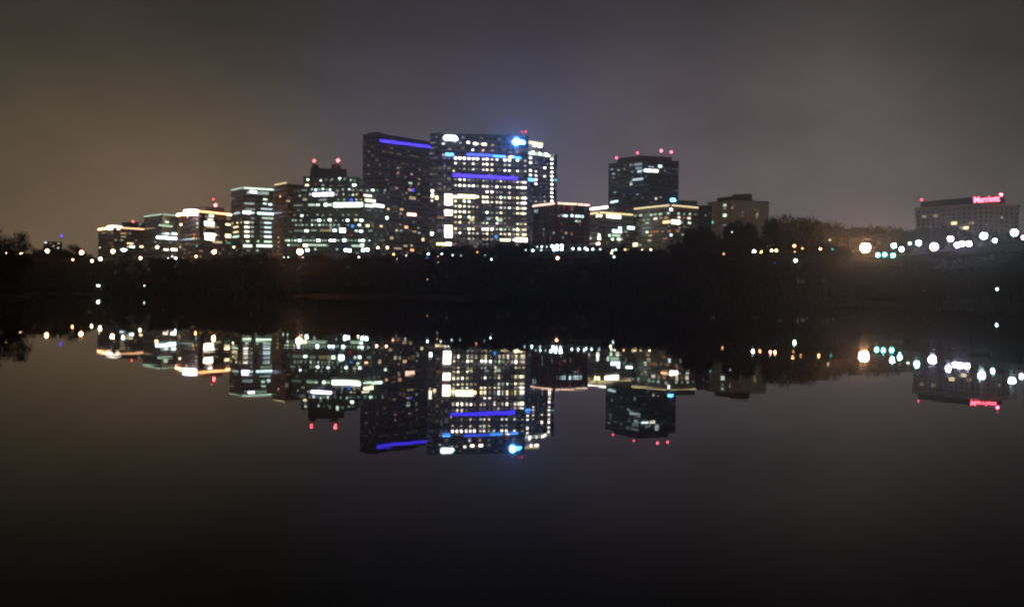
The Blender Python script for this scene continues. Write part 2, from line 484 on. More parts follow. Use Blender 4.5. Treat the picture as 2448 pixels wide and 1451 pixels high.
# C
building('office_building', 'brown block with blazing orange white roof edge and red beacon behind it', 'building',
    [([(423, 515), (477, 505.5), (552, 514)], 950, 30)], M_BRICK,
    wins=[(505, 516, 7, 8, 'w'), (494, 518, 5, 3, 'g'), (503, 525, 9, 7, 'p'), (500, 535, 13, 9, 'w', 9), (502, 543, 14, 4, 'y'), (518, 543, 8, 3, 'y'),
          (472, 525, 5, 4, 'g'), (472, 534, 6, 6, 'g'), (472, 543, 5, 5, 'g'), (449, 519, 6, 6, 'y'), (433, 537, 9, 8, 'p'), (502, 561, 16, 8, 'w', 6),
          (501, 570, 13, 9, 'w', 7), (518, 562, 8, 3, 'y'), (465, 561, 14, 4, 'o'), (464, 570, 7, 6, 'o', 6), (519, 579, 14, 5, 'y'), (471, 588, 5, 5, 't'),
          (431, 591, 8, 5, 'y'), (441, 597, 5, 3, 'o'), (546, 581, 9, 3, 't'), (546, 523, 6, 3, 'p'), (545, 537, 8, 7, 'y'), (545, 564, 9, 8, 'y', 7),
          (431, 527, 5, 2, 'o'), (441, 529, 6, 2, 'o'), (455, 527, 5, 3, 'a'), (515, 597, 6, 3, 'o'), (480, 600, 6, 3, 'o')],
    strips=[(424, 514.5, 476, 505.5, 'a', 16, 2.0, 3), (478, 505.5, 549, 513, 'o', 5, 1.3, 3), (541, 513, 552, 514, 'a', 9, 1.6, 3)],
    roofs=[([(440, 502), (462, 501)], 952, 5, 509, emit('l', 13, True), 'rooftop_sign'), ([(490, 494), (536, 497)], 975, 18, 508, M_DARKCONC, 'penthouse')],
    beacons=[(515, 492, 500, 970, 'r', 26, 1.3), (510, 478, 500, 972, 'r', 5, .8)], grid=(4.2, 3.8, 2.2, 1.7, .2, 'yoa', .9), group=GB)
# D
Dw = []
for y_, l_ in ((532, 6), (543, 6), (554, 6), (565, 7)): Dw += [(590, y_, 11, l_ + 1, 'w'), (603, y_, 7, 4, 'g'), (640, y_ + 1, 15, l_, 'c'), (625, y_, 6, 2, 'g')]
building('office_building', 'tall slab under a thin pale green roof line with stacked rows of lit windows', 'building',
    [([(553, 456), (581, 449), (654, 454)], 1000, 30)], M_CONC,
    wins=Dw + [(605, 459, 14, 8, 'l', 6), (594, 461, 8, 4, 'c', 6), (617, 462, 6, 4, 'c', 7), (632, 462, 18, 4, 'g', 7), (634, 477, 10, 6, 'g'), (596, 487, 21, 4, 'c'), (633, 487, 9, 6, 'g'), (646, 489, 8, 7, 'c'),
          (637, 500, 24, 5, 'c'), (598, 500, 20, 3, 'g'), (590, 508, 16, 9, 'l', 6), (603, 509, 10, 6, 'c'), (636, 511, 36, 7, 'c', 5), (566, 510, 27, 5, 'c'),
          (640, 522, 24, 5, 'g'), (604, 522, 8, 3, 'c'), (556, 534, 6, 5, 'y'), (568, 533, 7, 6, 'y'), (577, 532, 5, 5, 'y'), (564, 543, 22, 6, 'y'),
          (564, 555, 22, 6, 'y'), (564, 566, 26, 6, 'g'), (592, 577, 8, 6, 'g'), (617, 577, 6, 5, 'g'), (640, 578, 16, 6, 'g'), (592, 588, 18, 7, 'g', 5),
          (632, 588, 32, 7, 'g', 5), (615, 599, 6, 4, 'g'), (594, 599, 6, 2, 'g'), (567, 597, 5, 3, 'y')],
    strips=[(554, 455, 580, 449.5, 'g', .9, 1, 3), (582, 449.5, 653, 454, 'g', 2.0, 1.2, 3)],
    grid=(3.6, 4.0, 2.6, 1.7, .16, 'gw', .8), group=GB)
# E
building('office_building', 'narrow dark brown block with a short yellow roof light between two green lit offices', 'building',
    [([(655, 446), (688, 440), (728, 443)], 965, 30)], M_BRICK,
    wins=[(670, 470, 5, 6, 'p'), (689, 481, 9, 4, 'y'), (666, 568, 5, 4, 'y'), (666, 579, 5, 4, 'y'), (666, 590, 5, 3, 'y'), (665, 600, 5, 2, 'g'), (688, 524, 5, 3, 'o')],
    strips=[(658, 442.5, 686, 437, 'y', 1.0, 1.1, 6)], grid=(3.4, 4.0, 2.8, 1.3, .5, 'oa', .38), group=GB)
# F
Fw = [(736, 430, 7, 7, 'g'), (767, 432, 6, 6, 'g'), (794, 429, 6, 3, 'g'), (812, 427, 7, 7, 'g'), (824, 428, 6, 3, 'g'), (839, 431, 5, 5, 'g'), (848, 432, 5, 3, 'g'), (790, 432, 5, 2, 'y'), (780, 430, 5, 2, 'g'),
      (734, 443, 10, 7, 'y'), (772, 443, 8, 3, 'g'), (755, 441, 5, 2, 'r'), (847, 443, 10, 8, 'g'),
      (746, 453, 4, 5, 'g'), (755, 454, 6, 7, 'c'), (763, 453, 4, 4, 'g'), (772, 452, 5, 7, 'g'), (781, 454, 4, 4, 'g'), (789, 454, 5, 7, 'g'), (820, 453, 4, 4, 'g'), (835, 453, 6, 6, 'c'), (728, 455, 16, 2, 'g'),
      (773, 465, 52, 9, 'l', 7), (744, 465, 12, 5, 'l', 5), (804, 465, 8, 4, 'l', 5), (717, 468, 5, 4, 'g'), (821, 465, 5, 4, 'g'), (844, 466, 5, 6, 'g'), (853, 465, 6, 5, 'a'),
      (729, 477, 11, 4, 'y', 5), (772, 478, 18, 3, 'c'), (809, 478, 4, 3, 'c'), (823, 478, 5, 4, 'c'), (840, 479, 8, 6, 'b', 6), (852, 478, 5, 5, 'g'),
      (745, 490, 16, 5, 'g', 5), (760, 490, 12, 6, 'g', 5), (779, 490, 10, 8, 'g', 6), (789, 490, 10, 6, 'g', 5), (716, 491, 30, 2, 'g'), (832, 490, 72, 9, 'g', 9), (832, 490.4, 70, 9, 'w', 7),
      (882, 492, 16, 7, 'g', 6), (905, 492, 22, 8, 'g', 6), (878, 456, 5, 4, 'g'), (891, 455, 7, 7, 'g'), (902, 455, 5, 2, 'g'), (920, 455, 4, 4, 'g'), (879, 468, 16, 7, 'w'), (885, 480, 20, 8, 'y', 5),
      (722, 516, 7, 8, 'c'), (735, 515, 5, 2, 'g'), (772, 515, 5, 3, 'g'), (790, 514, 5, 2, 'g'), (820, 514, 5, 3, 'g'), (833, 514, 5, 3, 'g'), (852, 514, 6, 3, 'y')]
for x_ in (700, 707, 719, 746, 754): Fw.append((x_, 527, 5, 4, 'g'))
Fw += [(763, 527, 9, 8, 'c'), (788, 526, 8, 8, 'c'), (831, 527, 8, 8, 'c'), (851, 526, 8, 6, 'y'), (864, 527, 9, 8, 'c'), (820, 527, 5, 3, 'g'), (803, 527, 5, 3, 'g'), (775, 527, 5, 4, 'g')]
for x_, l_ in ((708, 4), (716, 3), (723, 4), (733, 3), (746, 6), (755, 3), (764, 6), (773, 4), (781, 3), (790, 5), (799, 4), (810, 4), (832, 3)): Fw.append((x_, 538, 5, l_, 'g'))
Fw += [(859, 538, 8, 7, 'g'), (843, 541, 8, 6, 'k', 6), (879, 540, 9, 8, 'a'), (891, 540, 5, 3, 'a'), (911, 541, 6, 6, 'y'), (733, 552, 10, 8, 'g'), (775, 551, 20, 3, 'y'), (800, 551, 11, 7, 'g', 6), (819, 551, 13, 9, 'c', 9), (789, 551, 8, 4, 'y'),
       (852, 552, 8, 6, 'g'), (863, 553, 9, 8, 'c'), (715, 552, 24, 2, 'g'), (885, 552, 12, 3, 'g'), (750, 551, 14, 3, 'g'), (840, 562, 8, 3, 'r')]
for x_, l_ in ((684, 5), (690, 6), (698, 4), (706, 6), (716, 8), (727, 4), (735, 4), (743, 4), (751, 4), (761, 9), (770, 4), (778, 4), (790, 8), (799, 8), (809, 4), (823, 9), (832, 3), (841, 3), (850, 3), (860, 7), (868, 8), (883, 5)): Fw.append((x_, 575, 8 if l_ > 7 else 6, l_, 'c' if l_ > 7 else 'g'))
Fw += [(690, 586, 6, 6, 'g'), (730, 587, 11, 8, 'y', 6), (752, 586, 56, 5, 'g'), (705, 586, 20, 2, 'g'), (855, 588, 30, 5, 'g', 5), (866, 587, 9, 8, 'g', 6), (735, 598, 9, 8, 'c', 6), (754, 596, 6, 5, 'g'),
       (827, 598, 8, 9, 'c', 6), (836, 599, 7, 9, 'c', 6), (868, 598, 8, 9, 'c', 6), (878, 597, 8, 9, 'c', 6), (806, 596, 5, 4, 'g'), (782, 587, 7, 3, 'g')]
building('office_building', 'broad black stepped office with green white windows and two red rooftop beacons', 'building',
    [([(700, 447), (868, 444), (922, 451)], 930, 30), ([(725, 422), (857, 424)], 945, 26), ([(678, 519), (892, 523)], 900, 24)], M_GREYMET,
    wins=Fw, grid=(3.5, 4.0, 2.3, 1.5, .30, 'ggw', .75),
    roofs=[([(742, 402), (828, 404)], 955, 18, 424, M_DARKCONC, 'penthouse'), ([(746, 394), (758, 394)], 957, 6, 404, M_DARKCONC, 'chimney'), ([(798, 393), (815, 394)], 957, 8, 404, M_DARKCONC, 'chimney')],
    beacons=[(751, 386, 396, 957, 'r', 13, 1.1), (808, 385, 396, 957, 'r', 22, 1.3)], group=GB)
# G
building('office_tower', 'tall dark tower crowned by a slanting violet blue light bar', 'tower',
    [([(868, 322), (906, 319), (1037, 341)], 1000, 30)], M_BLUEGREY,
    wins=[(951, 402, 5, 3, 'w'), (951, 414, 5, 4, 'a'), (984, 417, 5, 4, 'p'), (1003, 406, 4, 2, 'w'), (1002, 428, 5, 3, 'y'), (981, 438, 9, 5, 'g'), (1001, 440, 5, 3, 'y'), (948, 450, 7, 3, 'y'),
          (980, 454, 9, 5, 'a'), (987, 455, 7, 6, 'b', 6), (986, 474, 14, 4, 'y', 6), (1001, 464, 5, 3, 'g'), (928, 500, 6, 6, 'a'), (960, 501, 9, 5, 'a', 5), (958, 511, 6, 4, 'p'), (984, 513, 20, 7, 'p', 7),
          (925, 521, 6, 7, 'g', 7), (971, 543, 9, 6, 'a', 6), (957, 537, 5, 3, 'a'), (948, 551, 6, 5, 'y'), (959, 551, 5, 4, 'c'), (991, 554, 10, 4, 'a'), (1002, 557, 5, 4, 'c'), (1000, 545, 5, 3, 'g'),
          (936, 569, 8, 4, 'y', 6), (908, 568, 5, 5, 'y', 6), (1011, 573, 6, 6, 'y', 7), (969, 588, 9, 4, 'y'), (984, 587, 7, 4, 'y'), (951, 594, 16, 4, 'p'), (985, 598, 8, 7, 'o'), (925, 430, 6, 2, 'o'), (971, 462, 5, 2, 'w')],
    strips=[(908, 336.5, 1031, 352, 'v', 2.4, 2.2, 0)],
    roofs=[([(880, 317), (905, 316)], 1012, 14, 321, M_BLUEGREY, 'penthouse')],
    grid=(3.6, 4.0, 2.4, 1.6, .22, 'wap', .30), group=GB)
# H
cx = [313, 360, 408, 460, 505, 550, 615, 655, 708, 762, 805, 848, 897, 945, 985, 1022, 1047, 1069]
rows = [(445, 475, "999889786709908105"), (500, 530, "716172787105611004"), (560, 590, "014162677007717205"), (675, 710, "377421422362236477"),
        (740, 768, "688784774846837788"), (795, 830, "000000188330500222"), (860, 880, "899998884486847488"), (910, 935, "718810886773216698"),
        (965, 993, "687654000165738577"), (1025, 1048, "878620283471027686"), (1080, 1105, "682861023733200011"), (1140, 1162, "571541561733106526"),
        (1210, 1222, "733971999575469366"), (1255, 1275, "471655472166747277"), (1315, 1335, "101541453277779999"), (1372, 1385, "102112120010014100")]
Hw = []
for ri, (ya, yb, st) in enumerate(rows):
    for ci_, ch in enumerate(st):
        lv = int(ch)
        if lv:
            yy = ya + (yb - ya) * (cx[ci_] - 300) / 780
            col = random.choice('wwwwy' if ri < 6 else 'wyywg') if lv < 9 else 'w'
            Hw.append((1020 + cx[ci_] / 4.535, 280 + yy / 4.535, 6, lv, col))
Hw += [(1020 + x_ / 4.535, 280 + y_ / 4.535, w_, lv, c) for x_, y_, w_, lv, c in ((180, 290, 8, 6, 'w'), (365, 280, 6, 4, 'w'), (450, 277, 8, 8, 'w'), (530, 291, 11, 9, 'w'), (625, 297, 11, 9, 'w'), (715, 305, 9, 4, 'a'),
       (500, 358, 6, 7, 'w'), (612, 362, 7, 6, 'a'), (710, 365, 8, 3, 'w'), (250, 350, 10, 3, 'p'), (905, 383, 8, 3, 'p'), (985, 385, 9, 3, 'p'), (580, 290, 8, 4, 'a'), (310, 268, 6, 5, 'c'),
       (293, 585, 5, 6, 'y'), (180, 410, 6, 5, 'p'), (193, 530, 4, 3, 'c'), (193, 635, 4, 2, 'c'), (193, 757, 4, 3, 'w'), (885, 435, 6, 5, 'w'), (915, 433, 9, 8, 'w'), (845, 430, 6, 6, 'w'),
       (155, 1090, 18, 3, 'a'), (120, 1180, 5, 2, 'a'))]
Hw += [(1072, 280 + y_ / 4.535, 18, 9, 'w', h_) for y_, h_ in ((862, 11), (925, 12), (1037, 12), (1208, 13), (1270, 14))]
Hw += [(1053, 583.5, 20, 7, 'y', 6), (1072, 583.5, 14, 8, 'w', 7), (1084, 584, 6, 4, 'r'), (1246, 573.5, 28, 9, 'y', 9), (1208, 574, 24, 7, 'y', 6), (1267, 577, 9, 6, 'y', 8),
       (1116, 470, 42, 9, 'y', 7), (1087, 471, 14, 7, 'y', 6), (1186, 566, 7, 6, 'k', 6),
       (1034, 457, 7, 8, 'w', 6), (1034, 468, 7, 8, 'w', 7), (1033, 480, 6, 6, 'w', 5), (1044, 473, 8, 7, 'y', 9), (1033, 559, 7, 9, 'c', 7), (1128, 525, 12, 5, 'y', 7), (1168, 523, 10, 4, 'c', 6), (1194, 526, 14, 5, 'g', 7)]
building('office_tower', 'tallest tower, dense with bright windows, blue bars and two glowing signs near its roof', 'tower',
    [([(1029, 321), (1047, 317.5), (1264, 326)], 1000, 30)], M_BLUEGREY,
    wins=Hw, grid=(4.1, 4.6, 2.8, 2.2, .6, 'wyl', .5),
    strips=[(1065, 369.5, 1084, 370, 'k', 8, 2.2, 0), (1116, 369.5, 1176, 372, 'b', 2.8, 2.0, 0), (1178, 373, 1207, 375, 'k', 3.6, 2.0, 0), (1226, 376, 1246, 378.5, 'k', 3.6, 2.0, 0),
            (1082, 419, 1238, 427, 'v', 2.6, 2.6, 0)],
    signs=[(1061, 330, 1094, 331, 10, 'c', 16, 'rooftop_sign', 'plate'), (1226, 339.5, 1242, 339.5, 14.5, 'k', 700, 'rooftop_sign', 'round'), (1238, 340, 1256, 341, 10, 'k', 22, 'rooftop_sign', 'plate')],
    beacons=[(1257, 316.5, 325, 1018, 'r', 3, .9), (1248, 316.5, 325, 1018, 'r', 1.5, .8)], group=GB)
# I
building('apartment_tower', 'slimmer tower with pale lit crown and a column of dotted balcony lights', 'tower',
    [([(1254, 360), (1332, 371)], 1090, 34)], M_BLUEGREY,
    wins=[(1319, y_, 6, 8, 'w') for y_ in (381, 392, 402, 412, 422, 431, 441, 452, 461, 471, 481)] + [(1268, y_, 6, 8, 'w') for y_ in (378, 389, 408, 419)] +
         [(1281, y_, 6, l_, 'w') for y_, l_ in ((410, 6), (420, 7), (430, 8), (440, 8), (390, 3))] + [(1302, 402, 6, 8, 'w'), (1302, 422, 6, 7, 'w'), (1302, 482, 5, 5, 'w'), (1302, 471, 5, 3, 'w'), (1281, 482, 5, 4, 'w'),
          (1328, 431, 8, 5, 't', 5), (1268, 430, 16, 8, 'k', 7), (1267, 367, 10, 6, 'g', 8), (1282, 368, 16, 5, 'g', 8), (1298, 370, 16, 5, 'g', 8), (1316, 373, 18, 3, 'g', 8), (1274, 365.5, 7, 9, 'w', 6), (1290, 368, 8, 9, 'w', 6), (1305, 370, 9, 9, 'w', 6), (1311, 373, 8, 9, 'w', 5)],
    roofs=[([(1254, 340), (1299, 345)], 1098, 24, 366, M_BLUEGREY, 'penthouse'), ([(1276, 343.5), (1281, 344)], 1096, 1, 347, emit('w', 7), 'roof_lamp'), ([(1287, 345), (1296, 346)], 1096, 1, 348, emit('w', 7), 'roof_lamp'),
           ([(1264, 336.5), (1298, 341.5)], 1095, 2, 340, emit('y', 1.4), 'light_strip')],
    grid=(4.0, 3.7, 2.8, 1.5, .8, 'l', .45), group=GB)
# J
building('office_building', 'dark red brown block under a dashed salmon pink roof light', 'building',
    [([(1275, 493), (1331, 485.5), (1410, 491)], 850, 30)], M_BRICK,
    wins=[(1350, 516, 14, 6, 'c', 6), (1336, 516, 5, 3, 'g'), (1368, 516, 8, 7, 'c', 6), (1377, 517, 6, 6, 'c', 6), (1384, 517, 8, 7, 'c', 6), (1393, 518, 6, 6, 'c', 6), (1381, 529, 13, 5, 'g', 4),
          (1282, 505, 9, 4, 'c', 7), (1345, 568, 5, 4, 'g'), (1353, 557, 8, 3, 'y'), (1343, 552, 6, 3, 'r'), (1341, 535, 4, 2, 'r'), (1300, 548, 5, 2, 'g'), (1324, 557, 5, 3, 'g')],
    strips=[(1275, 493, 1290, 491, 'p', 2.0, 1.4, 3), (1291.5, 490.8, 1327, 486.6, 'p', 2.0, 1.4, 3), (1333, 486, 1343, 486.8, 'p', 2.2, 1.4, 3), (1345.5, 487, 1378, 488.5, 'p', 2.2, 1.4, 3),
            (1381, 489, 1393, 489.8, 'p', 2.2, 1.4, 3), (1395, 490, 1408, 490.8, 'p', 2.2, 1.4, 3)],
    grid=(2.6, 3.8, 1.3, 2.6, .10, 'gra', .6), piers=5.2, group=GB)
# K
building('office_building', 'low office with white and yellow roof lights and a bright top floor corner', 'building',
    [([(1409, 513), (1432, 507.5), (1513, 514)], 870, 30), ([(1409, 500.5), (1472, 492)], 925, 20)], M_CONC,
    wins=[(1429, 516, 6, 8, 'y', 5), (1436, 516, 6, 8, 'y', 5), (1467, 518, 36, 9, 'w', 6), (1482, 546, 8, 8, 'c', 6), (1508, 545, 18, 8, 'c', 6), (1475, 553, 24, 8, 'c', 6), (1496, 554, 10, 3, 'g'), (1457, 563, 7, 6, 'g', 6), (1473, 563, 22, 5, 'g', 6),
          (1464, 572, 7, 7, 'g'), (1479, 572, 10, 7, 'w'), (1486, 572, 6, 4, 'g'), (1411, 570, 7, 5, 'g', 6), (1432, 562, 7, 7, 'g', 6), (1432, 570, 8, 8, 'w', 6), (1430, 584, 9, 8, 'p', 8), (1480, 578, 6, 3, 'g'), (1500, 563, 5, 2, 'y')],
    strips=[(1409.5, 500.5, 1454, 495, 'w', 6, 1.6, 3), (1411, 512, 1431, 508.3, 'y', 1.6, 1.1, 3), (1433, 508.3, 1512, 513.8, 'y', 1.4, 1.2, 3)],
    grid=(3.6, 4.0, 2.6, 1.6, .12, 'gyw', .6), group=GB)
# L
building('office_tower', 'dark blue black tower with four red beacons standing apart right of centre', 'tower',
    [([(1455, 392), (1532, 381), (1623, 386)], 1050, 30)], M_GREYMET,
    wins=[(1526, 393, 16, 3, 'c', 6), (1509, 395, 8, 2, 'c', 6), (1527, 402, 14, 3, 'c', 5), (1463, 405, 7, 3, 'c'), (1479, 407, 6, 3, 'c'), (1493, 404, 5, 2, 'c'), (1467, 416, 6, 4, 'c'), (1467, 425, 5, 2, 'c'), (1553, 399, 6, 4, 'c'), (1560, 400, 6, 4, 'c'),
          (1578, 398, 11, 6, 'c', 7), (1549, 408, 18, 8, 'c', 6), (1567, 409, 14, 7, 'w', 7), (1529, 410, 10, 5, 'c', 6), (1538, 408, 8, 4, 'c', 5), (1512, 411, 7, 2, 'c'), (1525, 429, 22, 5, 'c', 5), (1509, 435, 6, 3, 'c'), (1509, 441, 5, 5, 'c', 5),
          (1470, 460, 5, 3, 'c'), (1524, 465, 5, 3, 'c'), (1464, 483.5, 10, 6, 'c', 5), (1473, 481.5, 10, 6, 'c', 5), (1568, 475, 6, 5, 'w', 6), (1579, 472, 7, 3, 'p'), (1590, 409, 6, 2, 'c')],
    roofs=[([(1476, 379), (1530, 372), (1606, 376)], 1060, 20, 385, M_GREYMET, 'penthouse')],
    beacons=[(1474, 379, 388, 1060, 'd', 6, 1.1), (1524, 367, 376, 1060, 'd', 5, 1.1), (1581, 362, 376, 1060, 'd', 11, 1.2), (1605, 365, 376, 1060, 'd', 10, 1.1)],
    grid=(4.2, 4.0, 3.2, 1.5, .30, 'c', .16), group=GB)
# M
building('office_building', 'wide low block with yellow roof lines and a small blue sign at its corner', 'building',
    [([(1516, 500), (1603, 490.5), (1669, 497)], 860, 30)], M_CONC,
    wins=[(1604, 501, 7, 8, 'w', 6)] + [(x_, y_, 6, l_, 'g') for x_, y_, l_ in ((1519, 516, 3), (1532, 515, 5), (1545, 514, 2), (1557, 514, 5), (1567, 513, 4), (1579, 512, 5), (1598, 510, 5), (1622, 511, 5), (1635, 512, 3), (1649, 512, 5), (1662, 513, 2), (1540, 526, 3), (1550, 525, 3), (1580, 521, 3))] +
         [(1567, 523, 8, 6, 'w'), (1593, 521, 7, 4, 'a'), (1623, 520, 8, 6, 'w'), (1647, 522, 10, 6, 'w'), (1635, 521, 6, 3, 'a'), (1593, 531, 13, 7, 'a', 6), (1615, 531, 23, 9, 'w', 8), (1648, 533, 9, 6, 'g'), (1548, 533, 8, 4, 'g'), (1630, 532, 5, 4, 'g'),
          (1547, 555, 6, 6, 'g', 5), (1565, 554, 16, 3, 'o'), (1604, 562, 8, 6, 'c', 6), (1555, 563, 8, 4, 'y'), (1600, 553, 9, 3, 'o'), (1620, 552, 12, 3, 'a'), (1633, 561, 12, 3, 'g'), (1591, 570, 10, 3, 'o'), (1553, 575, 8, 4, 'y'), (1624, 545, 5, 3, 'p'), (1519, 585, 11, 7, 'y', 8), (1531, 586, 6, 3, 'g')],
    strips=[(1517, 499.5, 1601, 491, 'y', 1.1, 1.2, 3), (1605, 491, 1668, 497, 'y', 1.1, 1.2, 3)],
    roofs=[([(1620, 479), (1667, 480.5)], 880, 16, 494, M_DARKCONC, 'penthouse')],
    signs=[(1602, 479, 1616, 478, 8, 'k', 16, 'rooftop_sign', 'plate')], grid=(3.6, 4.0, 2.8, 1.3, .35, 'yga', .45), group=GB)
building('apartment_block', 'plain hazy grey block half hidden right behind the yellow rimmed block', 'building',
    [([(1640, 490), (1702, 492)], 1120, 24)], M_DARKCONC, wins=[(1686, 515, 5, 2, 'c')], grid=(4, 3.8, 2, 1.4, .1, 'cw', .4), group=GB)
# N
building('apartment_block', 'tan apartment block with dark red curved roof rising behind the round trees', 'building',
    [([(1692, 484), (1752, 477), (1838, 482)], 1500, 30)], M_TAN,
    wins=[(1733, 491, 6, 5, 'g', 6), (1733, 499, 5, 3, 'g'), (1733, 515, 7, 6, 'g', 7), (1751, 497, 6, 3, 'w', 5), (1810, 513, 6, 4, 'y', 6), (1809, 520, 6, 3, 'y', 5), (1775, 508, 5, 2, 'w'), (1775, 516, 6, 2, 'p'), (1732, 538, 6, 3, 'c'), (1701, 532, 7, 6, 't', 6), (1701, 514, 6, 2, 'c')],
    roofs=[([(1714, 473.5), (1755, 469), (1799, 474.5)], 1515, 30, 481, M_REDROOF, 'curved_roof'), ([(1752, 464.5), (1793, 463.5)], 1525, 14, 470, M_REDROOF, 'penthouse')],
    beacons=[], grid=(5, 3.6, 2, 1.5, .10, 'ya', .3), piers=10, group=GB, glass=material('pale_tan_glass', (.22, .17, .13), .5, .2, .3))  # panes paler than the unlit glass, so they contrast less with the wall
# P hotel
building('hotel', 'long hotel with pale cornices and red script sign on its roof at far right', 'building',
    [([(2190, 499), (2352, 487), (2436, 491)], 900, 30)], material('hotel_render', (.48, .46, .43), .85, .12, .1),
    wins=[(2211, 518, 8, 3, 'y', 6), (2238, 516, 8, 3, 'y', 6), (2281, 534, 9, 6, 'y', 7), (2309, 545, 9, 6, 'y', 7), (2323, 533, 8, 3, 'y', 6), (2298, 545, 9, 3, 'c', 5), (2395, 520, 6, 3, 'w', 5), (2175, 582, 6, 4, 'y')],
    roofs=[([(2201, 483.5), (2330, 470.5), (2403, 474)], 915, 24, 494, M_DARKCONC, 'penthouse')],
    beacons=[(2203, 479, 487, 925, 'd', 3, 1.0), (2393, 467, 474, 900, 'd', 26, 1.1)],
    grid=(5.0, 3.4, 2.6, 2.0, .05, 'yw', .3), piers=10, group=GB, glass=material('pale_grey_glass', (.14, .14, .14), .4, .2, .3))  # lighter grey panes for a fainter window grid
hotel = [o for o in bpy.data.objects if o.name == 'hotel'][0]
fr, po, H = block_pts([(2190, 499), (2352, 487), (2436, 491)], 900)
for dz, th in ((-.6, 1.1), (-5.2, .8)):
    m = MB()
    for a, b_ in zip(fr[:-1], fr[1:]):
        t_ = (b_ - a); nn = Vector((t_.y, -t_.x, 0)).normalized()
        if nn.y > 0: nn = -nn
        c_ = (a + b_) / 2; c_.z = H + dz
        m.box(c_ + nn * .8, t_ * .506, nn * .7, Vector((0, 0, th)))
    m.build('cornice', M_PALE, hotel)
# red roof sign, letters standing on the penthouse edge
cu = bpy.data.curves.new('rooftop_sign', 'FONT'); cu.body = 'Marriott'; cu.align_x = 'CENTER'; cu.align_y = 'CENTER'
cu.size = 6.3; cu.extrude = .25; cu.offset = .10; cu.space_character = 1.0
cu.materials.append(emit('d', 9, True))
tmp = bpy.data.objects.new('lettering', cu); COL.objects.link(tmp); bpy.context.view_layer.update()
sme = bpy.data.meshes.new_from_object(tmp.evaluated_get(bpy.context.evaluated_depsgraph_get())); bpy.data.objects.remove(tmp)
so = bpy.data.objects.new('rooftop_sign', sme); COL.objects.link(so)
pa = at(2328, 479, 898); pb = at(2389, 475, 893)
dirv = (pb - pa).normalized(); c_ = (pa + pb) / 2
X = dirv; Z = X.cross(Vector((0, 0, 1))).normalized(); Y = Z.cross(X)
mw = Matrix((X, Y, Z)).transposed().to_4x4(); mw.translation = c_
so.parent = hotel; so.matrix_parent_inverse = Matrix.Translation(-hotel.location); so.matrix_basis = mw
bpy.context.view_layer.update()
k = (pb - pa).length / max(.1, so.dimensions.x)
so.scale = (k, 1.0, 1)
m = MB(); m.box(c_ - Z * 1.0, X * ((pb - pa).length / 2 + 1), Z * .3, Vector((0, 0, 2.6))); m.build('sign_backing', M_DARKCONC, hotel)

# low hall with two rows of small white lights in front of the trees
def garage():
    m0 = [at(x_, 584.5, 548) for x_ in (1266, 1442)]
    a, b_ = m0; H = (a.z + b_.z) / 2; a.z = b_.z = H
    root = empty('parking_garage', ((a.x + b_.x) / 2, 550, 3), 'long low parking garage with two rows of small white lights below the tallest tower', 'garage')
    m = MB()
    zf = [H, H - 2.9, H - 5.8]
    for z in zf: m.prism([(a.x, 549), (b_.x, 549), (b_.x, 570), (a.x, 570)], z - .3, z)
    for i in range(10):
        x_ = a.x + .6 + (b_.x - a.x - 1.2) * i / 9
        m.prism([(x_ - .3, 549.4), (x_ + .3, 549.4), (x_ + .3, 550), (x_ - .3, 550)], 4, H - .35)
    m.prism([(a.x + .3, 566), (b_.x - .3, 566), (b_.x - .3, 569), (a.x + .3, 569)], 4, H - .35)
    m.build('frame', M_DARKCONC, root)
    for x_, y_, s_, rr in ((1274, 599, 12, .45), (1295, 590, 9, .4), (1294, 598, 3, .35), (1284, 590, 2, .35), (1307, 590, 2, .35), (1320, 589, 16, .6), (1331, 588, 16, .6), (1343, 588, 18, .7), (1325, 597, 14, .6), (1333, 596, 12, .5), (1343, 596, 14, .6),
                       (1370, 595, 9, .5), (1385, 595, 10, .5), (1399, 594, 9, .45), (1404, 597, 9, .45), (1417, 596, 10, .45), (1435, 596, 2, .5), (1257, 598, 1.5, .4)):
        p = at(x_, y_, 548.2); m = MB(); m.ball(p, rr, seg=8, rings=5); m.build('lamp', emit('c', s_, True), root)
garage()

